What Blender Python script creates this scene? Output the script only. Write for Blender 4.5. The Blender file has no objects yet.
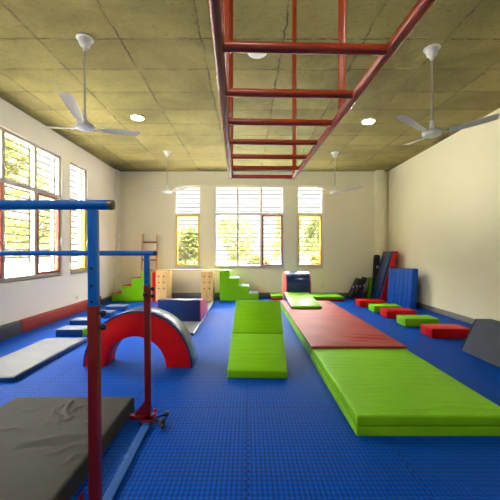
import bpy, bmesh, math, random
from mathutils import Vector, Matrix
random.seed(7)
S = bpy.context.scene
C = S.collection
PI = math.pi

# ------------------------------------------------------------ camera, sky, lights, exposure
cam_d = bpy.data.cameras.new('camera'); cam = bpy.data.objects.new('camera', cam_d); C.objects.link(cam)
cam.location = (0, 0, 1.33); cam.rotation_euler = (PI/2, 0, 0)
cam_d.sensor_width = 36; cam_d.lens = 317/500*36
cam_d.shift_x = 0.006; cam_d.shift_y = 0.003
cam_d.clip_start = 0.05; cam_d.clip_end = 200
S.camera = cam

S.view_settings.view_transform = 'Standard'
S.view_settings.look = 'None'
S.view_settings.gamma = 1
S.view_settings.use_curve_mapping = False
S.view_settings.exposure = 0.9

SKY = 32.0
w = bpy.data.worlds.new('sky'); S.world = w; w.use_nodes = True
wn = w.node_tree.nodes; wl = w.node_tree.links
bg = wn['Background']; bg.inputs[1].default_value = SKY
# hazy tropical sky: much brighter overhead than along the horizon
tc_ = wn.new('ShaderNodeTexCoord'); sp_ = wn.new('ShaderNodeSeparateXYZ'); rp_ = wn.new('ShaderNodeValToRGB')
wl.new(tc_.outputs['Generated'], sp_.inputs[0]); wl.new(sp_.outputs[2], rp_.inputs[0]); wl.new(rp_.outputs[0], bg.inputs[0])
e_ = rp_.color_ramp.elements
e_[0].position = .29; e_[0].color = (.029, .029, .0275, 1)
e_[1].position = .52; e_[1].color = (1.0, .99, .95, 1)

sun_d = bpy.data.lights.new('sun', 'SUN'); sun = bpy.data.objects.new('sun', sun_d); C.objects.link(sun)
sun_d.energy = 100; sun_d.angle = math.radians(3); sun_d.color = (1, .95, .85)
sun.rotation_euler = (math.radians(28), 0, math.radians(38))   # from behind the building, high

H, XL, XR, YB, YF = 3.67, -3.75, 4.12, 9.27, -2.6
ZW0, ZW1, ZT = 0.865, 3.25, 2.43                                 # sill, head, transom of every window
S.cycles.diffuse_bounces = 6
S.cycles.sample_clamp_indirect = 8
S.cycles.max_bounces = 12

def portal(loc, rot, sx, sy):
    d = bpy.data.lights.new('window_portal', 'AREA'); d.shape = 'RECTANGLE'; d.size = sx; d.size_y = sy
    d.cycles.is_portal = True
    o = bpy.data.objects.new('window_portal', d); C.objects.link(o); o.location = loc; o.rotation_euler = rot
zc, zh = (ZW0+ZW1)/2, ZW1-ZW0
BACK_W = [(-2.13, -1.345, 1), (-0.955, 1.095, 3), (1.445, 2.24, 1)]   # x0, x1, lights
LEFT_W = [(1.9, 2.62, 1), (4.17, 6.43, 3), (6.72, 7.46, 1)]  # the first is an added window out of view, for daylight
for a, b, n in BACK_W: portal(((a+b)/2, YB+.16, zc), (-PI/2, 0, 0), b-a, zh)
for a, b, n in LEFT_W: portal((XL-.16, (a+b)/2, zc), (PI/2, 0, -PI/2), b-a, zh)

# ------------------------------------------------------------ materials
def mat(name, color, rough=0.6, spec=0.5, metal=0, coat=0, coat_rough=.15):
    m = bpy.data.materials.new(name); m.use_nodes = True
    p = m.node_tree.nodes['Principled BSDF']
    p.inputs['Base Color'].default_value = (*color, 1)
    p.inputs['Roughness'].default_value = rough
    p.inputs['Metallic'].default_value = metal
    p.inputs['Specular IOR Level'].default_value = spec
    p.inputs['Coat Weight'].default_value = coat
    p.inputs['Coat Roughness'].default_value = coat_rough
    return m
class N:
    """small node-tree writer"""
    def __init__(s, m): s.t = m.node_tree; s.p = s.t.nodes['Principled BSDF']
    def new(s, kind, **kw):
        n = s.t.nodes.new(kind)
        for k, v in kw.items(): setattr(n, k, v)
        return n
    def link(s, a, b): s.t.links.new(a, b)
    def put(s, sock, v):
        if isinstance(v, (int, float)): sock.default_value = v
        elif isinstance(v, tuple): sock.default_value = v
        else: s.link(v, sock)
    def math(s, op, a, b=0.0, c=0.0):
        n = s.new('ShaderNodeMath', operation=op)
        s.put(n.inputs[0], a); s.put(n.inputs[1], b); s.put(n.inputs[2], c)
        return n.outputs[0]
    def coord(s, scale=(1, 1, 1), kind='Object'):
        t = s.new('ShaderNodeTexCoord'); mp = s.new('ShaderNodeMapping')
        s.link(t.outputs[kind], mp.inputs[0]); mp.inputs['Scale'].default_value = scale
        return mp.outputs[0]
    def noise(s, vec, scale, detail=3, rough=.55, dist=0.0):
        n = s.new('ShaderNodeTexNoise'); s.link(vec, n.inputs['Vector'])
        n.inputs['Scale'].default_value = scale; n.inputs['Detail'].default_value = detail
        n.inputs['Roughness'].default_value = rough; n.inputs['Distortion'].default_value = dist
        return n.outputs[0]
    def ramp(s, fac, stops):
        n = s.new('ShaderNodeValToRGB'); s.link(fac, n.inputs[0])
        e = n.color_ramp.elements
        e[0].position, e[0].color = stops[0][0], (*stops[0][1], 1)
        e[1].position, e[1].color = stops[-1][0], (*stops[-1][1], 1)
        for p, c in stops[1:-1]:
            k = e.new(p); k.color = (*c, 1)
        return n.outputs[0]
    def mix(s, fac, a, b, blend='MIX'):
        n = s.new('ShaderNodeMix', data_type='RGBA', blend_type=blend)
        s.put(n.inputs[0], fac); s.put(n.inputs[6], a); s.put(n.inputs[7], b)
        return n.outputs[2]
    def bump(s, h, strength, dist=.01, normal=None):
        n = s.new('ShaderNodeBump'); s.link(h, n.inputs['Height'])
        n.inputs['Strength'].default_value = strength; n.inputs['Distance'].default_value = dist
        if normal is not None: s.link(normal, n.inputs['Normal'])
        s.link(n.outputs[0], s.p.inputs['Normal'])
        return n.outputs[0]

def vinyl(name, color, rough=.42, scale=(3, 22, 3), amt=.25, coat=.06, dist=.006, spec=.25):
    """padded vinyl: faint colour variation and soft creases running along local X"""
    m = mat(name, color, rough, spec, 0, coat, .2); n = N(m)
    v = n.coord(scale)
    a = n.noise(v, 1.6, 3, .5, .6)
    b = n.noise(n.coord((1, 1, 1)), 2.2, 4)
    n.bump(n.math('ADD', a, n.math('MULTIPLY', b, .6)), amt, dist)
    c = tuple(x*.82 for x in color); d = tuple(min(1, x*1.12) for x in color)
    n.link(n.mix(b, (*c, 1), (*d, 1)), n.p.inputs['Base Color'])
    return m

M = {}
M['green'] = vinyl('green_vinyl', (.17, .47, .002), spec=.15)
M['green_ribbed'] = vinyl('green_mat_vinyl', (.18, .47, .002), .45, (1.2, 17, 3), .42, .02, .012, .15)
M['red'] = vinyl('red_vinyl', (.55, .004, .006), spec=.15)
M['red_mat'] = vinyl('faded_red_vinyl', (.30, .028, .025), .5, (1.5, 9, 3), .25, .05)
M['navy'] = vinyl('navy_vinyl', (.003, .028, .14), .3, (3, 5, 3), .10, .8)
M['blue'] = vinyl('blue_vinyl', (.004, .085, .48), .45)
M['blue_ribbed'] = mat('blue_ribbed_vinyl', (.004, .085, .48), .45, .25)
n = N(M['blue_ribbed']); t = n.new('ShaderNodeTexCoord'); sx = n.new('ShaderNodeSeparateXYZ'); n.link(t.outputs['Object'], sx.inputs[0])
n.bump(n.math('POWER', n.math('ABSOLUTE', n.math('SINE', n.math('MULTIPLY', sx.outputs[1], PI/.05))), .5), .8, .012)
M['mauve'] = vinyl('pink_vinyl', (.55, .10, .20), .5)
M['pink'] = vinyl('coral_vinyl', (.75, .11, .10), .5)
M['pale'] = vinyl('pale_grey_vinyl', (.13, .13, .15), .5, (2, 12, 3), .3)
M['glare_top'] = vinyl('glare_tinted_vinyl', (.10, .13, .20), .4)  # window glare on upward faces, put into the base colour
M['grey_mat'] = vinyl('grey_canvas_mat', (.052, .049, .044), .6, (2, 3, 2), .25, .0, .006, .08)
M['charcoal'] = vinyl('charcoal_vinyl', (.05, .055, .068), .5, (2, 4, 2), .3, .1)
M['grey_block'] = vinyl('grey_fabric', (.075, .085, .115), .7, (3, 3, 5), .35, .0, .006, .15)
M['black'] = vinyl('black_nylon', (.010, .011, .014), .5, (5, 5, 5), .3, .1)
M['tag_grey'] = mat('pale_print', (.5, .52, .55), .5)
M['seam'] = mat('seam_thread', (.10, .20, .008), .6)
M['bar_blue'] = mat('blue_enamel', (.003, .16, .66), .4, .3, 0, .1)
M['bar_red'] = mat('dark_red_enamel', (.19, .006, .010), .45, .3, 0, .1)
M['base_blue'] = mat('light_blue_enamel', (.002, .065, .28), .55, .2)
M['ladder_red'] = mat('rust_red_enamel', (.50, .060, .012), .26, .5, 0, .4)
M['steel'] = mat('worn_steel', (.24, .20, .15), .4, .5, .7)
M['knob'] = mat('black_plastic', (.012, .012, .014), .35)
M['knob_red'] = mat('red_plastic', (.6, .02, .02), .4)
M['fan_white'] = mat('fan_white', (.80, .79, .80), .35)
M['fan_rod'] = mat('fan_rod_grey', (.45, .43, .40), .4)
M['wood'] = mat('plywood', (.66, .37, .16), .5)
n = N(M['wood']); v = n.coord((14, 14, 1.2))
n.link(n.ramp(n.noise(v, 2.5, 4, .6, .8), [(.3, (.60, .36, .11)), (.7, (.80, .54, .22))]), n.p.inputs['Base Color'])
M['wood_old'] = mat('weathered_wood', (.50, .32, .17), .6)
M['wood_rung'] = mat('brown_wood', (.24, .11, .05), .6)
M['frame'] = mat('window_frame_paint', (.82, .78, .72), .5)
M['frame_grey'] = mat('grey_window_frame_paint', (.42, .38, .33), .5)
M['yellow'] = mat('yellow_paint', (.78, .50, .03), .45)
M['brown'] = mat('red_brown_paint', (.34, .06, .03), .45)
M['rod'] = mat('grille_paint', (.020, .014, .009), .6)
M['plastic_white'] = mat('white_plastic', (.7, .68, .6), .4)
M['skirt'] = mat('grey_skirting_stone', (.20, .20, .18), .5)
M['hole'] = mat('dark_hole', (.02, .015, .01), .8)

m = bpy.data.materials.new('window_glass'); m.use_nodes = True; t = m.node_tree; t.nodes.clear()
o_ = t.nodes.new('ShaderNodeOutputMaterial'); mx = t.nodes.new('ShaderNodeMixShader'); tr = t.nodes.new('ShaderNodeBsdfTransparent')
gl = t.nodes.new('ShaderNodeBsdfGlossy'); gl.inputs['Roughness'].default_value = .02
mx.inputs[0].default_value = .06; tr.inputs[0].default_value = (.97, .98, .97, 1)
t.links.new(tr.outputs[0], mx.inputs[1]); t.links.new(gl.outputs[0], mx.inputs[2]); t.links.new(mx.outputs[0], o_.inputs[0])
M['glass'] = m

def emit(name, col, st):
    m = bpy.data.materials.new(name); m.use_nodes = True
    p = m.node_tree.nodes['Principled BSDF']
    p.inputs['Base Color'].default_value = (.8, .8, .8, 1)
    p.inputs['Emission Color'].default_value = (*col, 1); p.inputs['Emission Strength'].default_value = st
    return m
M['led'] = emit('led_diffuser', (1, .96, .88), 130)

# wall plaster
def plaster(name, col):
    m = mat(name, col, .75, .3); n = N(m)
    a = n.noise(n.coord((1, 1, 1)), .8, 5, .6)
    c = tuple(x*.93 for x in col)
    n.link(n.mix(a, (*c, 1), (*col, 1)), n.p.inputs['Base Color'])
    n.bump(n.noise(n.coord((1, 1, 1)), 30, 3), .06, .004)
    return m
M['wall'] = plaster('cream_plaster', (.88, .835, .615))
M['wall_left'] = plaster('off_white_plaster', (.93, .89, .78))

# board-marked concrete ceiling
m = mat('board_marked_concrete', (.3, .25, .12), .85, .2); M['ceiling'] = m; n = N(m)
t = n.new('ShaderNodeTexCoord'); sx = n.new('ShaderNodeSeparateXYZ'); n.link(t.outputs['Object'], sx.inputs[0])
base = n.coord((1, 1, 1))
wob = n.math('MULTIPLY', n.math('SUBTRACT', n.noise(base, 2.5, 3), .5), .05)
wob2 = n.math('MULTIPLY', n.math('SUBTRACT', n.noise(base, 9, 4, .7), .5), .055)
X = n.math('ADD', n.math('ADD', sx.outputs[0], wob), wob2); Y = n.math('ADD', n.math('ADD', sx.outputs[1], wob), wob2)
px = n.math('DIVIDE', n.math('ADD', X, 1.4+18), .9); py = n.math('DIVIDE', n.math('SUBTRACT', Y, 3.49-23.2), .58)
dx = n.math('MULTIPLY', n.math('ABSOLUTE', n.math('SUBTRACT', n.math('FRACT', n.math('ADD', px, .5)), .5)), .9)
dy = n.math('MULTIPLY', n.math('ABSOLUTE', n.math('SUBTRACT', n.math('FRACT', n.math('ADD', py, .5)), .5)), .58)
seam = n.math('MINIMUM', dx, dy)
cmb = n.new('ShaderNodeCombineXYZ'); n.link(n.math('FLOOR', px), cmb.inputs[0]); n.link(n.math('FLOOR', py), cmb.inputs[1])
wn_ = n.new('ShaderNodeTexWhiteNoise', noise_dimensions='2D'); n.link(cmb.outputs[0], wn_.inputs['Vector'])
cloud = n.noise(base, 1.1, 6, .62, .5)
tone = n.math('ADD', n.math('MULTIPLY', wn_.outputs[0], .20), n.math('MULTIPLY', cloud, .85))
col = n.ramp(tone, [(.25, (.105, .085, .027)), (.5, (.200, .168, .056)), (.8, (.30, .258, .090))])
brk = n.ramp(n.noise(base, 3.2, 4, .7), [(.44, (.12, .12, .12)), (.58, (1, 1, 1))])
line = n.ramp(seam, [(.003, (1, 1, 1)), (.014, (0, 0, 0))])
lw = n.mix(1.0, line, brk, 'MULTIPLY')
soft = n.ramp(seam, [(.0, (.20, .20, .20)), (.05, (0, 0, 0))])
col = n.mix(soft, col, (.14, .105, .045, 1))
col = n.mix(lw, col, (.045, .036, .020, 1))
fleck = n.ramp(n.noise(n.coord((1, 3.5, 1)), 16, 4, .75), [(.57, (0, 0, 0)), (.68, (.75, .75, .75))])
col = n.mix(fleck, col, (.075, .060, .030, 1))
spots = n.ramp(n.noise(base, 9, 5, .7), [(.60, (0, 0, 0)), (.72, (.6, .6, .6))])
col = n.mix(spots, col, (.12, .09, .045, 1))
n.link(col, n.p.inputs['Base Color'])
n.bump(n.math('SUBTRACT', n.noise(base, 14, 5), n.math('MULTIPLY', line, .6)), .5, .015)

# interlocking foam floor tiles
m = mat('blue_foam_tiles', (.006, .07, .38), .38, .035); M['floor'] = m; n = N(m)
t = n.new('ShaderNodeTexCoord'); sx = n.new('ShaderNodeSeparateXYZ'); n.link(t.outputs['Object'], sx.inputs[0])
x, y = sx.outputs[0], sx.outputs[1]
def sq(c, period, amp): return n.math('MULTIPLY', n.math('SIGN', n.math('SINE', n.math('MULTIPLY', c, 2*PI/period))), amp)
xx = n.math('ADD', x, sq(y, .0625, .010)); yy = n.math('ADD', y, sq(x, .0625, .010))
jx = n.math('ABSOLUTE', n.math('SUBTRACT', n.math('FRACT', n.math('ADD', xx, 50.5)), .5))
jy = n.math('ABSOLUTE', n.math('SUBTRACT', n.math('FRACT', n.math('ADD', yy, 50.5-.68)), .5))
joint = n.math('MINIMUM', jx, jy)
jl = n.ramp(joint, [(.002, (1, 1, 1)), (.006, (0, 0, 0))])
ex = n.math('ABSOLUTE', n.math('SINE', n.math('MULTIPLY', x, PI/.029)))
ey = n.math('ABSOLUTE', n.math('SINE', n.math('MULTIPLY', y, PI/.036)))
pad = n.math('POWER', n.math('MULTIPLY', ex, ey), .5)
cl = n.noise(n.coord((1, 1, 1)), 1.3, 4)
col = n.mix(pad, (.0003, .012, .075, 1), (.0005, .086, .54, 1))
col = n.mix(n.math('MULTIPLY', cl, .5), col, (.0006, .042, .28, 1))
col = n.mix(jl, col, (.002, .016, .09, 1))
n.link(col, n.p.inputs['Base Color'])
n.bump(n.math('SUBTRACT', pad, jl), .55, .006)

# outdoors
def leafmat(name, a, b):
    m = mat(name, a, .7, .2); n = N(m)
    col = n.ramp(n.noise(n.coord((1, 1, 1)), 3.5, 4, .7), [(.35, a), (.65, b)])
    n.link(col, n.p.inputs['Base Color'])
    tl = n.new('ShaderNodeBsdfTranslucent'); n.link(col, tl.inputs[0])
    mx = n.new('ShaderNodeMixShader'); mx.inputs[0].default_value = .5
    n.link(n.p.outputs[0], mx.inputs[1]); n.link(tl.outputs[0], mx.inputs[2])
    n.link(mx.outputs[0], n.t.nodes['Material Output'].inputs[0])
    return m
M['leaf'] = leafmat('leaves_green', (.035, .042, .009), (.075, .083, .018))
M['leaf2'] = leafmat('leaves_yellow_green', (.038, .044, .007), (.075, .076, .015))
M['bark'] = mat('bark', (.05, .035, .02), .9)
M['yard'] = mat('pale_paving', (.50, .48, .42), .9)
M['yard_wall'] = mat('yellow_wash', (.20, .16, .05), .9)
M['iron'] = mat('railing_paint', (.05, .045, .03), .6)

# ------------------------------------------------------------ mesh helpers
def obj(name, bm, m, parent=None, sharp=35, loc=None, rot=None):
    me = bpy.data.meshes.new(name)
    bmesh.ops.recalc_face_normals(bm, faces=bm.faces[:])
    bm.to_mesh(me); bm.free()
    for k in (m if isinstance(m, (list, tuple)) else [m]): me.materials.append(k)
    for p in me.polygons: p.use_smooth = True
    me.set_sharp_from_angle(angle=math.radians(sharp))
    o = bpy.data.objects.new(name, me); C.objects.link(o)
    if parent is not None: o.parent = parent
    if loc is not None: o.location = loc
    if rot is not None: o.rotation_euler = rot
    return o
def tag(o, label, cat, group=None):
    o['label'] = label; o['category'] = cat
    if group: o['group'] = group
    return o
def thing(name, label, cat, loc=(0, 0, 0), rot=(0, 0, 0), group=None):
    o = bpy.data.objects.new(name, None); C.objects.link(o); o.empty_display_size = .1
    o.location = loc; o.rotation_euler = rot
    return tag(o, label, cat, group)
def struct(o, kind='structure'): o['kind'] = kind; return o
def copy_tree(o, parent=None):
    c = o.copy(); C.objects.link(c); c.parent = parent
    for ch in list(o.children): copy_tree(ch, c)
    return c
def merge(dst, src):
    me = bpy.data.meshes.new('tmp'); src.to_mesh(me); src.free(); dst.from_mesh(me); bpy.data.meshes.remove(me)
def box(bm, lo, hi, bev=0, seg=2, mat4=None):
    b = bmesh.new(); bmesh.ops.create_cube(b, size=1)
    for v in b.verts:
        v.co = Vector([(lo[i]+hi[i])/2 + v.co[i]*(hi[i]-lo[i]) for i in range(3)])
    if bev: bmesh.ops.bevel(b, geom=b.edges[:], offset=bev, segments=seg, affect='EDGES', profile=.5)
    if mat4 is not None: bmesh.ops.transform(b, matrix=mat4, verts=b.verts[:])
    merge(bm, b); return bm
def prism(bm, prof, axis, a, b_, bev=0, seg=2):
    """profile of 2-D points extruded along axis ('x': points are (y,z), 'y': points are (x,z), 'z': (x,y))"""
    b = bmesh.new()
    def P(p, t): return {'x': (t, p[0], p[1]), 'y': (p[0], t, p[1]), 'z': (p[0], p[1], t)}[axis]
    v0 = [b.verts.new(P(p, a)) for p in prof]; v1 = [b.verts.new(P(p, b_)) for p in prof]
    k = len(prof)
    b.faces.new(v0); b.faces.new(v1[::-1])
    for i in range(k): b.faces.new((v0[i], v1[i], v1[(i+1) % k], v0[(i+1) % k]))
    bmesh.ops.recalc_face_normals(b, faces=b.faces[:])
    if bev:
        es = [e for e in b.edges if e.calc_face_angle(0) > .5]
        bmesh.ops.bevel(b, geom=es, offset=bev, segments=seg, affect='EDGES', profile=.5)
    merge(bm, b); return bm
def tube(bm, p0, p1, r, seg=16, r2=None):
    p0, p1 = Vector(p0), Vector(p1); d = p1-p0
    b = bmesh.new()
    bmesh.ops.create_cone(b, cap_ends=True, segments=seg, radius1=r, radius2=r if r2 is None else r2, depth=d.length)
    q = Vector((0, 0, 1)).rotation_difference(d.normalized()).to_matrix().to_4x4()
    bmesh.ops.transform(b, matrix=Matrix.Translation((p0+p1)/2) @ q, verts=b.verts[:])
    merge(bm, b); return bm
def lathe(bm, prof, seg=24, c=(0, 0, 0)):
    """profile of (r, z) turned about Z at c"""
    b = bmesh.new(); rings = []
    for r, z in prof:
        if r < 1e-5: rings.append([b.verts.new((c[0], c[1], c[2]+z))])
        else: rings.append([b.verts.new((c[0]+r*math.cos(2*PI*i/seg), c[1]+r*math.sin(2*PI*i/seg), c[2]+z)) for i in range(seg)])
    for A, B in zip(rings, rings[1:]):
        for i in range(seg):
            j = (i+1) % seg
            f = [A[i % len(A)], A[j % len(A)], B[j % len(B)], B[i % len(B)]]
            u = []
            for q in f:
                if q not in u: u.append(q)
            if len(u) > 2: b.faces.new(u)
    merge(bm, b); return bm
def ball(bm, c, r, sub=2):
    b = bmesh.new(); bmesh.ops.create_icosphere(b, subdivisions=sub, radius=r)
    bmesh.ops.translate(b, verts=b.verts[:], vec=c); merge(bm, b); return bm
B = bmesh.new

def pad_mesh(lo, hi, bev=.02, nx=24, ny=24, fn=None):
    """a padded slab with a finely divided top, so that its cover can crease: fn(x,y)->dz"""
    b = bmesh.new(); x0, y0, z0 = lo; x1, y1, z1 = hi
    us = [0, bev*.3, bev] + [bev+(x1-x0-2*bev)*i/nx for i in range(1, nx)] + [x1-x0-bev, x1-x0-bev*.3, x1-x0]
    vs = [0, bev*.3, bev] + [bev+(y1-y0-2*bev)*i/ny for i in range(1, ny)] + [y1-y0-bev, y1-y0-bev*.3, y1-y0]
    def drop(e): return bev if e <= 0 else (bev*.3 if e < bev*.9 else 0)
    g = []
    for v in vs:
        row = []
        for u in us:
            ex, ey = min(u, x1-x0-u), min(v, y1-y0-v)
            d = max(drop(ex), drop(ey))
            f = 0
            if fn:
                k = min(1, min(ex, ey)/.06); f = fn(x0+u, y0+v)*k
            row.append(b.verts.new((x0+u, y0+v, z1-d+f)))
        g.append(row)
    R, Q = len(g), len(g[0])
    for j in range(R-1):
        for i in range(Q-1): b.faces.new((g[j][i], g[j][i+1], g[j+1][i+1], g[j+1][i]))
    rim = [g[0][i] for i in range(Q)] + [g[j][Q-1] for j in range(1, R)] + [g[R-1][i] for i in range(Q-2, -1, -1)] + [g[j][0] for j in range(R-2, 0, -1)]
    low = [b.verts.new((v.co.x, v.co.y, z0)) for v in rim]
    k = len(rim)
    for i in range(k): b.faces.new((rim[i], low[i], low[(i+1) % k], rim[(i+1) % k]))
    b.faces.new(low)
    return b

# ------------------------------------------------------------ setting
WT = .24
b = B(); box(b, (XL-WT, YF-WT, -.1), (XR+WT, YB+WT, 0)); struct(obj('floor', b, M['floor']))
b = B(); box(b, (XL-WT, YF-WT, H), (XR+WT, YB+WT, H+.2)); struct(obj('ceiling', b, M['ceiling']))
def wall_with_openings(name, m, u0, u1, ops, axis, t0, t1):
    """ops: (a,b) spans along the wall, all from ZW0 to ZW1"""
    b = B()
    def bx(a, c, z0, z1):
        lo, hi = ((a, t0, z0), (c, t1, z1)) if axis == 'x' else ((t0, a, z0), (t1, c, z1))
        box(b, lo, hi)
    bx(u0, u1, 0, ZW0); bx(u0, u1, ZW1, H)
    cur = u0
    for a, c in ops: bx(cur, a, ZW0, ZW1); cur = c
    bx(cur, u1, ZW0, ZW1)
    return struct(obj(name, b, m))
wall_with_openings('wall_back', M['wall'], XL-WT, XR+WT, [(a, c) for a, c, n_ in BACK_W], 'x', YB, YB+WT)
wall_with_openings('wall_left', M['wall_left'], YF, YB, [(a, c) for a, c, n_ in LEFT_W], 'y', XL-WT, XL)
b = B(); box(b, (XR, YF, 0), (XR+WT, YB, H)); struct(obj('wall_right', b, M['wall']))
b = B(); box(b, (XL-WT, YF-WT, 0), (XR+WT, YF, H)); struct(obj('wall_front', b, M['wall']))
b = B(); box(b, (XL, 9.02, 0), (XL+.045, YB, H)); struct(obj('trim_1', b, M['wall_left']))      # corner column, left
b = B(); box(b, (3.73, 9.10, 0), (3.95, YB, H)); struct(obj('trim_2', b, M['wall']))           # corner column, right
b = B(); box(b, (XL+.045, YB-.012, ZW1+.01), (3.73, YB, ZW1+.05), .004); struct(obj('trim_3', b, M['wall']))
b = B(); box(b, (XL+.045, YB-.02, 0), (3.73, YB, .125), .004); struct(obj('baseboard_back', b, M['skirt']))
b = B(); box(b, (XR-.02, YF, 0), (XR, YB, .11), .004); struct(obj('baseboard_right', b, M['skirt']))
b = B(); box(b, (XL, YF, 0), (XL+.02, 9.02, .11), .004); struct(obj('baseboard_left', b, M['skirt']))

wcount = [0]
def window(axis, a, c, lights, sashes, out):
    """built in local space: u along the wall, depth outwards; sashes: {light index: material}"""
    wcount[0] += 1
    root = bpy.data.objects.new('window_%d' % wcount[0], None); C.objects.link(root); struct(root)
    if axis == 'x': root.location = ((a+c)/2, YB, 0)
    else: root.location = (XL, (a+c)/2, 0); root.rotation_euler = (0, 0, PI/2)
    W = c-a; h = W/2; f = .05
    b = B()
    for x0, x1 in ((-h, -h+f), (h-f, h)): box(b, (x0, .03, ZW0), (x1, .10, ZW1), .004)
    for z0, z1 in ((ZW0, ZW0+f), (ZW1-f, ZW1), (ZT-.035, ZT+.035)): box(b, (-h+f, .032, z0), (h-f, .098, z1), .004)
    lw = W/lights
    for i in range(1, lights): box(b, (-h+i*lw-.03, .031, ZW0+f), (-h+i*lw+.03, .099, ZW1-f), .004)
    obj('frame', b, M['frame'] if axis == 'x' else M['frame_grey'], root)
    for i, mm in sashes.items():
        x0 = -h+i*lw+(f if i == 0 else .03); x1 = -h+(i+1)*lw-(f if i == lights-1 else .03)
        z0, z1 = ZW0+f, ZT-.035; s = .045
        b = B()
        for q0, q1 in ((x0, x0+s), (x1-s, x1)): box(b, (q0, .022, z0), (q1, .085, z1), .004)
        for q0, q1 in ((z0, z0+s), (z1-s, z1)): box(b, (x0+s, .024, q0), (x1-s, .083, q1), .004)
        sh = obj('sash', b, mm, root)
        b = B(); box(b, (x1+.004, -.004, 1.45), (x1+.022, .03, 1.56), .004); box(b, (x1-.002, -.02, 1.50), (x1+.012, .0, 1.60), .003)
        obj('latch', b, M['frame'], sh)
    b = B(); box(b, (-h+f, .062, ZW0+f), (h-f, .066, ZW1-f)); obj('pane', b, M['glass'], root)
    b = B(); z = ZW0+.11
    while z < ZW1-.03:
        tube(b, (-h, .15, z), (h, .15, z), .0125, 6); z += .128
    for i in range(lights+1):
        xx_ = -h+.012+i*(W-.024)/lights; box(b, (xx_-.012, .145, ZW0), (xx_+.012, .155, ZW1))
    obj('grille', b, M['rod'], root)
    b = B(); box(b, (-h, 0.0, ZW0-.03), (h, .2, ZW0+.0), .004); obj('sill', b, M['frame'], root)
    return root
window('x', *BACK_W[0], {0: M['yellow']}, 1)
window('x', *BACK_W[1], {2: M['brown']}, 1)
window('x', *BACK_W[2], {0: M['yellow']}, 1)
window('y', *LEFT_W[0], {0: M['yellow']}, -1)  # added out of view to let light into the front of the room
window('y', *LEFT_W[1], {0: M['brown'], 2: M['brown']}, -1)
window('y', *LEFT_W[2], {0: M['yellow']}, -1)

# ------------------------------------------------------------ outdoors
b = B(); box(b, (-30, -10, -.3), (30, 40, -.12)); g_ = obj('ground', b, M['yard']); struct(g_)
def tree(name, x, y, h, r, lm, label, seed, cz=.62, n_l=1300, group=None, trunk=True, cat='tree'):
    rnd = random.Random(seed)
    t = thing(name, label, cat, (x, y, -.12), group=group)
    if trunk:
        b = B(); tube(b, (0, 0, 0), (.05, 0, h*.62), .11, 10, .05)
        for k in range(5):
            a = rnd.uniform(0, 2*PI); tube(b, (.02, 0, h*(.3+.07*k)), (r*.6*math.cos(a), r*.6*math.sin(a), h*(.55+.07*k)), .04, 8, .015)
        obj('trunk', b, M['bark'], t)
    b = B(); blobs = []
    for k in range(11):
        a = rnd.uniform(0, 2*PI); q = rnd.uniform(.1, .75)*r
        blobs.append((q*math.cos(a), q*math.sin(a), h*cz+rnd.uniform(-.32, .32)*h, rnd.uniform(.3, .52)*r))
    for k in range(n_l):
        bx_, by_, bz_, br = rnd.choice(blobs)
        d = Vector((rnd.gauss(0, 1), rnd.gauss(0, 1), rnd.gauss(0, 1))).normalized()*br*rnd.uniform(.55, 1.1)
        p = Vector((bx_, by_, bz_))+d
        if p.z < .05: continue
        s = rnd.uniform(.07, .15)
        u = Vector((rnd.gauss(0, 1), rnd.gauss(0, 1), rnd.gauss(0, .6))).normalized()
        v_ = u.cross(Vector((rnd.gauss(0, 1), rnd.gauss(0, 1), rnd.gauss(0, 1)))).normalized()
        b.faces.new([b.verts.new(p+u*s), b.verts.new(p+v_*s*.5), b.verts.new(p-u*s), b.verts.new(p-v_*s*.5)])
    obj('foliage', b, lm, t)
    return t
tree('tree', -6.6, 6.6, 4.2, 1.25, M['leaf2'], 'yellow-green tree outside the three-light window in the left wall', 1)
tree('tree', -8.4, 12.6, 4.6, 1.5, M['leaf'], 'green tree outside the narrow window of the left wall', 2)
tree('tree', -7.4, 9.4, 5.2, 1.2, M['leaf2'], 'tall pale tree filling the right light of the left three-light window', 12)
tree('tree', -2.75, 14.2, 2.6, .85, M['leaf'], 'small green tree outside the back window nearest the leaning ladder', 3, .55)
tree('tree', -.6, 21.5, 3.6, 1.5, M['leaf2'], 'pale tree showing through the left light of the wide back window', 4)
tree('tree', 2.4, 21.0, 3.9, 1.6, M['leaf2'], 'pale tree showing behind the brown casement of the wide back window', 5, .66)
tree('tree', 4.4, 19.5, 3.7, 1.3, M['leaf'], 'pale tree showing through the upper part of the right-hand narrow back window', 6)
for i, (x, y, r) in enumerate([(.45, 13.4, .5), (1.75, 13.3, .48), (3.05, 13.2, .52)]):
    tree('bush', x, y, 1.35, r, M['leaf2'], ['round yellow-green bush behind the middle light of the wide back window',
         'round yellow-green bush behind the brown casement of the back window',
         'yellow-green bush low in the right-hand narrow back window'][i], 20+i, .5, 1500, 'bushes outside the back windows', False, 'bush')
f = thing('railing_fence', 'low iron railing fence beyond the right-hand back windows', 'fence', (0, 12.3, -.12))
b = B(); box(b, (-4.5, -.02, .9), (6, .02, .94)); box(b, (-4.5, -.02, .2), (6, .02, .24)); obj('rail', b, M['iron'], f)
b = B()
for k in range(88): box(b, (-4.5+.12*k, -.008, 0), (-4.484+.12*k, .008, 1.08))
obj('pickets', b, M['iron'], f)['kind'] = 'stuff'

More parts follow.
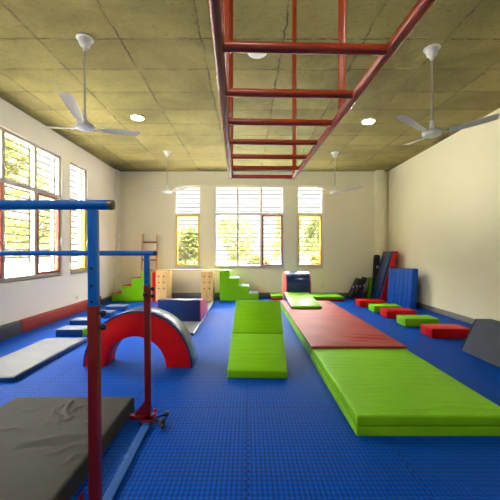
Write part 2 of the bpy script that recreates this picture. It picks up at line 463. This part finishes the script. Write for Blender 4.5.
# ------------------------------------------------------------ ceiling fittings
def fan(x, y, drop, angs, rz, label):
    root = thing('ceiling_fan', label, 'fan', (x, y, H), (0, 0, 0), 'ceiling fans')
    b = B(); lathe(b, [(.0, 0), (.088, 0), (.090, -.010), (.066, -.016), (.062, -.055), (.050, -.085), (.026, -.105), (.018, -.135), (0, -.135)]); obj('canopy', b, M['fan_white'], root)
    b = B(); tube(b, (0, 0, -.12), (0, 0, -drop+.08), .0105, 12); obj('rod', b, M['fan_rod'], root)
    hb = B(); lathe(hb, [(0, .15), (.016, .15), (.026, .085), (.036, .050), (.070, .036), (.098, .018), (.104, -.004), (.092, -.024), (.05, -.040), (0, -.044)], 28)
    o = obj('motor', hb, M['fan_white'], root, loc=(0, 0, -drop))
    for a in angs:
        b = B()
        box(b, (.09, -.018, -.004), (.2, .018, .004), .002)
        bm2 = bmesh.new(); N_ = 10
        up, dn = [], []
        for i in range(N_+1):
            s_ = i/N_; X_ = .17+.44*s_; wd = .046+.020*min(1, s_*1.6) - (.006 if i == N_ else 0)
            tl = -math.radians(13-4*s_); zz = .065*s_
            row = []
            for q in (-1, -.35, .35, 1):
                yy_ = q*wd; row.append(bm2.verts.new((X_, yy_*math.cos(tl), zz+yy_*math.sin(tl)+.008*(1-q*q))))
            up.append(row)
        for i in range(N_):
            for j in range(3): bm2.faces.new((up[i][j], up[i+1][j], up[i+1][j+1], up[i][j+1]))
        bmesh.ops.solidify(bm2, geom=bm2.faces[:], thickness=.004)
        merge(b, bm2)
        obj('blade', b, M['fan_white'], root, loc=(0, 0, -drop), rot=(0, 0, math.radians(a)))
    return root
fan(-1.78, 3.48, .97, (-78, 40, 163), 0, 'white ceiling fan on a long rod above the near end of the left windows')
fan(2.13, 3.65, .98, (92, 211, 329), 0, 'white ceiling fan on a long rod close to the right wall')
fan(-1.87, 7.42, .94, (94, 214, 334), 0, 'far white ceiling fan hanging in front of the left narrow back window')
fan(2.08, 7.5, .94, (92, 208, 330), 0, 'far white ceiling fan hanging near the right back corner')
def downlight(x, y, lit, label):
    root = thing('ceiling_light', label, 'ceiling light', (x, y, H), group='round ceiling lights')
    b = B(); lathe(b, [(0, 0), (.115, 0), (.118, -.012), (.108, -.026), (.098, -.026), (.098, -.018), (0, -.018)], 32); obj('rim', b, M['fan_white'], root)
    b = B(); lathe(b, [(0, -.019), (.097, -.019), (.094, -.028), (.05, -.034), (0, -.035)], 32)
    obj('diffuser', b, M['led'] if lit else M['plastic_white'], root)
downlight(-1.90, 5.5, True, 'lit round ceiling light on the left side, between the two left fans')
downlight(2.17, 5.66, True, 'lit round ceiling light on the right side, between the two right fans')
downlight(-1.90, .2, True, 'added unseen fill light on the left, out past the near end of the bars')  # this and the next two: unseen lamps added to brighten the room's front
downlight(2.17, .2, True, 'added unseen fill light on the right, out past the near right fan')  # added lamp, out of view
downlight(.12, -1.2, True, 'added unseen fill light behind the near end of the red overhead ladder')  # added lamp behind the camera
downlight(.12, 3.7, False, 'unlit round ceiling light seen behind the first rungs of the red overhead ladder')

# ------------------------------------------------------------ overhead ladder
lad = thing('monkey_bars', 'rust red horizontal overhead ladder hung from the concrete ceiling on steel tubes', 'monkey bars', (.165, 1.35, 1.95), (0, 0, math.radians(1.8)))
R_ = .0185
for sx_ in (-.262, .262):
    b = B(); tube(b, (sx_, -1.75, 0), (sx_, 1.295, 0), R_, 20); obj('rail', b, M['ladder_red'], lad)
ys = [.967-1.35 + .2775*k for k in range(-4, 7)]
ys = [q for q in ys if -1.7 < q < 1.25] + [1.28]
for q in ys:
    b = B(); tube(b, (-.262, q, 0), (.262, q, 0), .0155, 18); obj('rung', b, M['ladder_red'], lad)
for q in (-1.4, .06, 1.24):
    for sx_ in (-.255, .262):
        b = B(); tube(b, (sx_, q, 0), (sx_, q, H-1.95-.012), .0175, 18); hg = obj('hanger', b, M['ladder_red'], lad)
        b = B(); box(b, (sx_-.06, q-.06, H-1.95-.012), (sx_+.06, q+.06, H-1.95), .002); obj('ceiling_plate', b, M['ladder_red'], hg)

# ------------------------------------------------------------ uneven bars
ub = thing('uneven_bars', 'blue and dark red adjustable gymnastics bars standing over the crumpled grey mat', 'gymnastics bars', (0, 0, 0))
NEAR, FAR = 1.53, 2.465
posts = [(-.730, NEAR, 1.53, 'near'), (-.768, FAR, 1.30, 'far'), (-2.20, NEAR, 1.53, 'near'), (-2.20, FAR, 1.30, 'far')]
for x, y, zt, kind in posts:
    lean = -.012 if x > -1 else 0
    hw = .0235 if kind == 'near' else .0220
    b = B(); box(b, (x-hw, y-hw, .03), (x+hw, y+hw, 1.07), .004)
    for v in b.verts: v.co.x += lean*(v.co.z/1.5)
    lo_ = obj('post_sleeve', b, M['bar_red'], ub)
    b = B(); box(b, (x-hw+.003, y-hw+.003, 1.06), (x+hw-.003, y+hw-.003, zt), .003)
    for v in b.verts: v.co.x += lean*(v.co.z/1.5)
    up_ = obj('post', b, M['bar_blue'], ub)
    for zz in ((1.09, 1.165, 1.25) if kind == 'near' else (1.10, 1.16)):
        b = B(); tube(b, (x-.002+lean*.75, y-hw+.0035, zz), (x-.002+lean*.75, y-hw+.0015, zz), .0065, 12)
        obj('pin_hole', b, M['hole'], up_)
    for zz in ((.965, 1.03) if kind == 'near' else (.985, 1.04)):
        b = B(); tube(b, (x+hw-.02, y, zz), (x+hw+.008, y, zz), .006, 10); ball(b, (x+hw+.013, y, zz), .0165)
        obj('clamp_knob', b, M['knob'], lo_)
    if kind == 'far':
        b = B(); tube(b, (x-.012, y-hw+.004, 1.0), (x-.012, y-hw-.02, 1.0), .006, 10); ball(b, (x-.012, y-hw-.024, 1.0), .018)
        obj('clamp_knob', b, M['knob'], lo_)
for y, z, r, xr in ((NEAR, 1.5545, .0235, -.645), (FAR, 1.317, .0195, -.700)):
    b = B(); tube(b, (-2.32, y, z), (xr-.02, y, z), r, 24); bar = obj('bar', b, M['bar_blue'], ub)
    b = B(); tube(b, (xr-.022, y, z), (xr, y, z), r*1.03, 24); tube(b, (xr, y, z), (xr+.003, y, z), r*.75, 24); obj('end_cap', b, M['steel'] if y == NEAR else M['knob'], bar)
for sg, x in ((1, -.762), (-1, -2.20)):
    b = B(); box(b, (x-.028, .7, 0), (x+.028, 2.42, .028), .004); 
    for v in b.verts: v.co.x += (.030*(2.47-v.co.y)/1.0 if sg > 0 else 0)
    obj('base_beam', b, M['base_blue'], ub)
for x in (-.768, -2.20):
    for y in (NEAR, FAR):
        b = B(); s_ = -1
        e0, e1 = (x-.145, x+.045) if x > -1 else (x-.2, x+.045)
        box(b, (e0, y-.022, .03), (e1, y+.022, .062), .003)
        if x > -1: box(b, (e1-.09, y-.045, 0), (e1-.005, y+.03, .034), .003)
        ft = obj('foot', b, M['bar_red'], ub)
        b = B(); prism(b, [(x-.022, .06), (x-.022, .18), (x-.045, .14), (x-.11, .06)], 'y', y-.008, y+.008); obj('gusset', b, M['bar_red'], ft)
kx, ky = -.728, FAR
b = B()
tube(b, (kx, ky-.02, .045), (kx+.10, ky-.01, .07), .008, 10); ball(b, (kx+.105, ky-.01, .072), .023); obj('locking_knob', b, M['knob'], ub); b = B()
tube(b, (kx, ky-.02, .03), (kx+.085, ky-.06, .04), .008, 10); ball(b, (kx+.088, ky-.062, .04), .022); obj('locking_knob', b, M['knob'], ub); b = B()
tube(b, (kx+.03, ky-.02, .03), (kx+.10, ky-.10, .028), .007, 10); ball(b, (kx+.10, ky-.10, .024), .02)
obj('locking_knob', b, M['knob'], ub)
b = B(); ball(b, (kx+.022, ky-.03, .11), .015); tube(b, (kx+.022, ky-.03, .05), (kx+.022, ky-.03, .11), .006, 10); obj('release_button', b, M['knob_red'], ub)

# ------------------------------------------------------------ mats on the left
STROKES = [((-1.44, 2.575), (-1.314, 2.293), 0.02, 0.012), ((-1.457, 2.441), (-1.426, 2.54), 0.016, 0.009), ((-1.44, 2.35), (-1.289, 2.283), 0.018, 0.01), ((-1.324, 2.4), (-1.307, 2.495), 0.016, 0.009), ((-1.442, 2.293), (-1.296, 2.19), 0.02, 0.007), ((-1.295, 2.293), (-1.264, 2.35), 0.016, 0.008), ((-1.506, 2.479), (-1.345, 2.234), 0.016, 0.006), ((-1.695, 2.19), (-1.498, 2.161), 0.022, 0.008), ((-1.403, 1.962), (-1.044, 2.044), 0.03, -0.01), ((-1.431, 2.033), (-1.083, 2.097), 0.028, 0.007), ((-1.199, 1.906), (-1.011, 1.986), 0.02, 0.007), ((-1.054, 1.814), (-0.964, 1.906), 0.02, 0.008), ((-0.99, 1.736), (-0.923, 1.805), 0.018, 0.006), ((-1.142, 2.212), (-1.075, 2.35), 0.02, 0.006), ((-1.715, 2.4), (-1.612, 2.479), 0.03, 0.004)]
def creases(x, y):
    f_ = .009*math.sin(x*3.1+.4)*math.sin(y*2.3)
    for (p, q, w_, h_) in STROKES:
        dx_, dy_ = q[0]-p[0], q[1]-p[1]; l2 = dx_*dx_+dy_*dy_
        t_ = max(0, min(1, ((x-p[0])*dx_+(y-p[1])*dy_)/l2))
        wig = .012*math.sin(t_*7+h_*900)
        d2 = (x-p[0]-t_*dx_-wig*dy_/l2**.5)**2+(y-p[1]-t_*dy_+wig*dx_/l2**.5)**2
        f_ += h_*(.35+.65*math.sin(PI*min(.95, t_+.05)))*math.exp(-d2/w_**2)
    return f_*1.15
o = obj('crash_mat', pad_mesh((-1.93, .75, 0), (-.945, 2.655, .118), .012, 110, 170, creases), M['grey_mat'], sharp=50)
tag(o, 'thick crumpled grey mat on the floor under the gymnastics bars', 'mat')
t = thing('exercise_mat', 'long pale grey mat with navy edges lying along the left window wall', 'mat', (-2.66, 3.95, 0))
b = B(); box(b, (-.30, -.73, 0), (.30, .73, .052), .012); obj('edge_band', b, M['navy'], t)
b = pad_mesh((-.29, -.72, .046), (.29, .72, .060), .008, 14, 40, lambda x, y: .003*math.sin(y*21+x*4)); obj('top_cover', b, M['pale'], t, 60)

def wall_bolster(y0, y1, m, label):
    b = B(); prism(b, [(XL+.022, 0), (XL+.10, 0), (XL+.075, .20), (XL+.022, .215)], 'y', y0, y1, .012)
    o = obj('wall_bolster', b, m); tag(o, label, 'padding', 'padded bolsters along the left wall'); return o
wall_bolster(5.17, 8.0, M['red_mat'], 'long red padded bolster lying against the foot of the left wall')
wall_bolster(3.0, 5.155, M['charcoal'], 'charcoal padded bolster along the left wall, in line with the long red one')

# left stepping blocks
left_lab = ['navy stepping block with a green end, at the far end of the pale grey mat',
            'navy stepping block second in its row, just beyond the block with the green end',
            'navy stepping block third in its row, mostly hidden behind the red arch',
            'navy stepping block farthest in its row, before the left green steps']
first = None
for i, (x, y) in enumerate([(-2.70, 5.07), (-2.86, 5.74), (-2.86, 6.45), (-2.86, 7.16)]):
    if first is None:
        first = r = thing('stepping_block', left_lab[0], 'stepping block', (x, y, 0), group='navy stepping blocks on the left')
        b = B(); box(b, (-.28, -.14, 0), (.14, .14, .112), .010); obj('body', b, M['navy'], r)
        b = B(); box(b, (-.275, -.135, .105), (.135, .135, .118), .006); obj('top_pad', b, M['glare_top'], r)  # pale colour stands for glare on the navy top
        b = B(); box(b, (.136, -.138, .0), (.152, .138, .112), .006); obj('side_panel', b, M['green'], r)['label'] = 'green end panel'
    else:
        r = copy_tree(first); r.location = (x, y, 0); r['label'] = left_lab[i]
        for ch in r.children:
            if ch.name.startswith('side_panel'):
                if i == 1:
                    plain = ch.data.copy(); plain.materials[0] = M['navy']
                ch.data = plain
                del ch['label']
# right stepping blocks
right_lab = ['red stepping block nearest the sloped grey block', 'green stepping block between the two nearer red blocks',
             'red stepping block in the middle of the row along the right wall', 'green stepping block farther back in the row, in front of the tall blue mat',
             'red stepping block at the far end of the row along the right wall']
proto = {}
for i, (x, y) in enumerate([(3.12, 5.0), (3.08, 5.74), (3.08, 6.47), (3.05, 7.02), (3.0, 7.75)]):
    k = 'red' if i % 2 == 0 else 'green'
    if k not in proto:
        b = B(); box(b, (-.30, -.165, 0), (.30, .165, .152), .014, 3)
        o = obj('stepping_block', b, M[k]); proto[k] = o
    else:
        o = proto[k].copy(); C.objects.link(o)
    o.location = (x, y, 0); tag(o, right_lab[i], 'stepping block', 'red and green stepping blocks on the right')

# ------------------------------------------------------------ arch
ar = thing('soft_play_arch', 'red half-ring arch with a shiny navy outer cover, standing on the floor by the bars', 'arch', (-1.25, 3.77, 0), (0, 0, math.radians(-2)))
def halfring(r0, r1, x_sc0, x_sc1, y0, y1, seg=40):
    prof = [(r1*x_sc1*math.cos(PI*i/seg), r1*math.sin(PI*i/seg)) for i in range(seg+1)]
    prof += [(r0*x_sc0*math.cos(PI*i/seg)-.03, r0*math.sin(PI*i/seg)) for i in range(seg, -1, -1)]
    b = B(); prism(b, prof, 'y', y0, y1, .008); return b
b = halfring(.355, .635, 1, .975, -.14, .14); obj('inner_body', b, M['red'], ar)
def outer_band():
    b = B(); seg = 40
    prof = [(.652*.975*math.cos(PI*i/seg), .652*math.sin(PI*i/seg)) for i in range(seg+1)]
    prof += [(.630*.975*math.cos(PI*i/seg), .630*math.sin(PI*i/seg)) for i in range(seg, -1, -1)]
    prism(b, prof, 'y', -.145, .145, .004); return b
obj('outer_cover', outer_band(), M['navy'], ar)['label'] = 'shiny navy outer cover'

# ------------------------------------------------------------ curved ramp block and the mat under it
t = thing('exercise_mat', 'pale mat with dark edges lying under the navy curved ramp block', 'mat', (-1.2, 6.6, 0))
b = B(); box(b, (-.36, -1.6, 0), (.36, 1.6, .042), .010); obj('edge_band', b, M['navy'], t)
b = B(); box(b, (-.35, -1.59, .036), (.35, 1.59, .050), .006); obj('top_cover', b, M['pale'], t)
rb = thing('ramp_block', 'navy soft block with a curved back and pink side, lying behind the red arch', 'soft block', (-1.255, 5.8, .05))
def qprof(o=0, k=16): return [(0+o, 0)] + [(0+o, .395-o)] + [((1.02-o)*math.sin(PI/2*i/k), (.395-o)*math.cos(PI/2*i/k)**.9 if i < k else 0) for i in range(1, k+1)]
b = B(); prism(b, qprof(), 'x', -.385, .395, .008); obj('body', b, M['navy'], rb)
for x0, x1 in ((-.395, -.38), (.39, .415)):
    b = B(); prism(b, qprof(.004), 'x', x0, x1, .004); obj('side_panel', b, M['mauve'], rb)['label'] = 'pink side panel'

# ------------------------------------------------------------ steps, wooden towers, plank
def steps(name, x, y, flip, tread, label):
    r = thing(name, label, 'soft steps', (x, y, 0), group='green soft-play steps')
    prof = [(0, 0)]; W_, Hs = .262, .205
    for i in range(4): prof += [(i*W_, (i+1)*Hs), ((i+1)*W_, (i+1)*Hs)]
    prof += [(4*W_, 0)]
    if flip: prof = [(4*W_-p, q) for p, q in prof]
    b = B(); prism(b, prof, 'y', 0, .55, .022, 3); obj('body', b, M['green'], r)
    for i in range(4):
        a, c = i*W_+.004, (i+1)*W_-.004
        if flip: a, c = 4*W_-c, 4*W_-a
        b = B(); box(b, (a, .03, (i+1)*Hs-.004), (c, .54, (i+1)*Hs+.010), .006); obj('tread', b, tread, r)
    return r
steps('soft_steps', -3.60, 8.42, False, M['red'], 'green soft steps with red treads, rising from the left corner to the wooden tower')
steps('soft_steps', -.735, 8.50, True, M['glare_top'], 'green soft steps descending to the right from the plank bridge')  # pale treads carry window glare in their colour
def tower(x0, x1, y0, y1, h, label):
    r = thing('wooden_tower', label, 'wooden box', ((x0+x1)/2, y0, 0), group='wooden bridge towers')
    hw = (x1-x0)/2; D_ = y1-y0
    b = B(); box(b, (-hw, 0, 0), (hw, .02, h), .004); fp = obj('front_panel', b, M['wood'], r)
    for i in range(2):
        for k in range(3):
            xx_ = -hw*.45+i*hw*.9; zz = h-.125-k*.16
            b = B(); tube(b, (xx_, -.002, zz), (xx_, .004, zz), .019, 14); obj('grip_hole', b, M['hole'], fp)
    for s_ in (-1, 1):
        b = B(); box(b, (s_*hw-(.018 if s_ > 0 else 0), .02, 0), (s_*hw+(.018 if s_ < 0 else 0), D_, h), .003); obj('side_panel', b, M['wood'], r)
    b = B(); box(b, (-hw, D_-.02, 0), (hw, D_, h), .003); obj('back_panel', b, M['wood'], r)
    b = B(); box(b, (-hw, 0, h-.001), (hw, D_, h+.018), .004); obj('top_panel', b, M['wood'], r)
    return r
tower(-2.425, -2.13, 8.42, 8.98, .79, 'wooden tower with six round grip holes, beside the red panel and left steps')
tower(-1.215, -.91, 8.42, 8.98, .79, 'wooden tower with six round grip holes, beside the right-hand green steps')
b = B(); box(b, (-2.54, 8.60, .810), (-.745, 8.82, .835), .004); tag(obj('bridge_plank', b, M['wood_old']), 'thin wooden plank laid across the two wooden towers', 'plank')
t = thing('foam_block', 'upright red panel with a yellow edge between the left steps and the wooden tower', 'soft block', (-2.50, 8.44, 0))
b = B(); box(b, (-.03, 0, 0), (.07, .4, .775), .008); obj('body', b, M['red'], t)
b = B(); box(b, (-.05, 0, 0), (-.03, .4, .775), .006); obj('edge_band', b, M['yellow'], t)
# leaning wooden ladder
wl_ = thing('wooden_ladder', 'narrow wooden ladder leaning against the back wall behind the left steps', 'ladder', (-2.80, 8.99, 0), (math.radians(-6), 0, 0))
for s_ in (-1, 1):
    b = B(); box(b, (s_*.215-.03, -.02, 0), (s_*.215+.03, .02, 1.86), .012); obj('side_rail', b, M['wood_old'], wl_)
for k in range(4):
    b = B(); tube(b, (-.215, 0, .09+k*.505), (.215, 0, .09+k*.505), .026, 12); obj('rung', b, M['wood_rung'], wl_)

# ------------------------------------------------------------ centre wedge
wd = thing('incline_mat', 'lime green two-panel incline mat sloping down towards the middle of the floor', 'incline mat', (.105, 3.32, 0), (0, 0, math.radians(-2.6)))
def slope(y): return .085+(.625-.085)*((y)/1.18)
b = B(); prism(b, [(0, 0), (0, .078), (.02, .088), (.55, .325), (.565, .322), (.565, 0)], 'x', -.315, .315, .010); obj('front_panel', b, M['green_ribbed'], wd)
b = B(); prism(b, [(.567, 0), (.567, .322), (.585, .345), (1.16, .640), (1.19, .632), (1.19, 0)], 'x', -.315, .315, .010); obj('rear_panel', b, M['green_ribbed'], wd)

# ------------------------------------------------------------ right-hand long mats
def ripple(x, y): return .0012*math.sin(y*140+1.2*math.sin(x*5))+.001*math.sin(y*57+x*5) + .006*math.exp(-((y-2.40-.02*math.sin(x*9))/.022)**2)
gm = thing('folding_mat', 'large lime green mat folded in two thick layers, nearest on the right of the floor', 'mat', (0, 0, 0))
obj('lower_layer', pad_mesh((.79, 2.285, 0), (1.95, 3.93, .066), .014, 8, 8), M['green_ribbed'], gm)
obj('upper_layer', pad_mesh((.795, 2.29, .075), (1.95, 3.925, .142), .016, 24, 260, ripple), M['green_ribbed'], gm, 60)
b = B(); box(b, (.815, 2.31, .060), (1.93, 3.905, .080)); obj('fold_hinge', b, M['seam'], gm)
rm = thing('folding_mat', 'long faded red mat laid over a green underside, beyond the large lime green mat', 'mat', (0, 0, 0))
obj('under_layer', pad_mesh((.80, 3.97, 0), (1.96, 7.45, .140), .012, 8, 8), M['green'], rm)
def rip2(x, y):
    return .003*math.sin(y*9+x*3) + .016*math.exp(-((x-1.55)/.35)**2)*math.exp(-((y-4.22-.25*(x-1.5))/.16)**2)*math.sin(x*9+y*38) + .010*math.exp(-((x-1.84)/.07)**2)*math.exp(-((y-7.1)/.25)**2)*math.sin(y*34)
obj('top_panel', pad_mesh((.785, 3.87, .1445), (1.955, 5.895, .172), .010, 40, 50, rip2), M['red_mat'], rm, 60)
obj('top_panel', pad_mesh((.785, 5.90, .1445), (1.945, 7.47, .172), .010, 40, 50, rip2), M['red_mat'], rm, 60)

# roller, its wedge, the green mats behind it
rl = thing('soft_roller', 'navy cushion roller with coral ends, standing behind the small green wedge', 'soft roller', (1.27, 8.2, 0))
def rr(r, k=40): return [((abs(math.cos(2*PI*i/k))**.8)*math.copysign(r, math.cos(2*PI*i/k)), .41+(abs(math.sin(2*PI*i/k))**.8)*math.copysign(r, math.sin(2*PI*i/k))) for i in range(k)]
b = B(); prism(b, rr(.408), 'x', -.29, .29, .006); obj('body', b, M['navy'], rl)
for x0, x1 in ((-.315, -.285), (.285, .315)):
    b = B(); prism(b, rr(.400), 'x', x0, x1, .010); obj('end_cap', b, M['pink'], rl)['label'] = 'coral red round end'
sw = thing('wedge_mat', 'small lime green wedge resting on the red mat in front of the navy roller', 'wedge mat', (1.20, 6.38, .179))
b = B(); prism(b, [(0, 0), (0, .045), (.02, .055), (1.31, .165), (1.335, .16), (1.335, 0)], 'x', -.297, .297, .008); obj('body', b, M['green'], sw)
for x0, x1 in ((-.306, -.295), (.295, .306)):
    b = B(); prism(b, [(.01, 0), (.01, .04), (1.31, .155), (1.33, .15), (1.33, 0)], 'x', x0, x1, .003); obj('side_panel', b, M['navy'], sw)
bmats = [('green mat with a red underside on the floor to the right of the navy roller', 1.66, 2.60), ('green mat with a red underside showing to the left of the navy roller', .66, 1.60)]
for lab, x0, x1 in bmats:
    y0 = 8.45 if x0 > 1.6 else 8.66
    t = thing('folding_mat', lab, 'mat', ((x0+x1)/2, y0, 0), group='green and red mats along the back wall')
    hw = (x1-x0)/2; d_ = 9.2-y0
    b = B(); box(b, (-hw, 0, 0), (hw, d_, .055), .012); obj('lower_layer', b, M['red'], t)
    b = B(); box(b, (-hw, 0, .056), (hw, d_, .125), .014); obj('upper_layer', b, M['green'], t)

# ------------------------------------------------------------ right back corner: leaning mats
def slab(bm, x0b, x0t, x1b, x1t, y0, y1, h, bev=.008):
    return prism(bm, [(x0b, 0), (x0t, h), (x1t, h), (x1b, 0)], 'y', y0, y1, bev)
t = thing('leaning_mat', 'tall folded mat, navy in front and red behind, propped against the right wall', 'mat', (0, 0, 0))
b = B(); slab(b, 3.45, 3.825, 3.505, 3.88, 8.42, 8.90, 1.33); obj('front_panel', b, M['navy'], t)
b = B(); slab(b, 3.512, 3.885, 3.72, 4.00, 8.40, 8.90, 1.335); obj('rear_panel', b, M['red'], t)
b = B(); slab(b, 3.495, 3.872, 3.512, 3.886, 8.395, 8.42, 1.32, .002); obj('edge_band', b, M['pale'], t)
t = thing('folding_mat', 'tall blue concertina mat standing on edge beside the right wall', 'mat', (3.84, 7.78, 0), (0, 0, math.radians(11)))
for k in range(6):
    y0 = -.45+k*.15
    b = B(); slab(b, -.17 if k < 5 else -.155, -.085, .0, .055, y0+.003, y0+.147, .93-.006*k, .018); obj('panel', b, M['blue_ribbed'], t)
# bags and boards
t = thing('gear_bag', 'tall black cylindrical bag standing in the right back corner', 'bag', (3.635, 9.03, 0), (0, math.radians(3), 0))
b = B(); lathe(b, [(0, 0), (.075, 0), (.088, .03), (.090, 1.1), (.084, 1.2), (.06, 1.235), (0, 1.24)], 24); obj('body', b, M['black'], t)
b = B(); box(b, (-.03, -.094, .86), (.035, -.084, .93), .002); obj('emblem', b, M['tag_grey'], t)
t = thing('leaning_board', 'small lime green panel leaning beside the black corner bag', 'panel', (3.405, 8.99, 0), (0, math.radians(6), 0))
b = B(); box(b, (-.0, -.08, 0), (.06, .08, .6), .01); obj('body', b, M['green'], t)
for i, (x, lab) in enumerate([(2.86, 'black strike pad leaning to the right at the back wall, left of two'), (3.10, 'black strike pad leaning beside the green panel, right of two')]):
    t = thing('strike_pad', lab, 'pad', (x, 9.0+.0*i, 0.03), (0, math.radians(27 if i == 0 else 20), 0), 'black strike pads')
    b = B(); box(b, (0, -.16, 0), (.07, .16, .62), .025, 3); obj('body', b, M['black'], t)
    b = B(); box(b, (-.006, -.05, .3), (.002, .05, .37), .001); obj('emblem', b, M['tag_grey'], t); b = B(); box(b, (.015, -.164, .36), (.055, -.158, .42), .001); obj('emblem', b, M['tag_grey'], t)
# grey sloped block on the right
t = thing('trapezoid_block', 'grey fabric block with sloped sides at the right edge, by the right wall', 'soft block', (0, 0, 0))
b = B(); prism(b, [(2.87, 0), (3.07, .43), (3.28, .43), (3.48, 0)], 'y', 2.5, 4.26, .02, 3); obj('body', b, M['grey_block'], t)
b = B()
for a, c in (((2.868, 0), (3.068, .43)), ):
    tube(b, (c[0]+.004, 2.52, c[1]-.004), (c[0]+.004, 4.24, c[1]-.004), .006, 8); tube(b, (a[0]+.006, 4.255, .02), (c[0]+.002, 4.255, .425), .006, 8)
obj('piping', b, M['charcoal'], t)

# wall sockets
def socket(loc, rot, label):
    r = thing('wall_socket', label, 'socket', loc, rot, 'wall sockets')
    b = B(); box(b, (-.06, -.008, -.04), (.06, 0, .04), .003); obj('plate', b, M['plastic_white'], r)
    for sx_ in (-.04, .015):
        b = B(); box(b, (sx_, -.011, -.012), (sx_+.025, -.007, .012), .001); obj('switch', b, M['frame'], r)
socket((2.22, YB, .32), (0, 0, 0), 'small socket plate low on the back wall, right of the last back window')
socket((XL, 7.0, .32), (0, 0, PI/2), 'small socket plate low on the left wall under the narrow window')
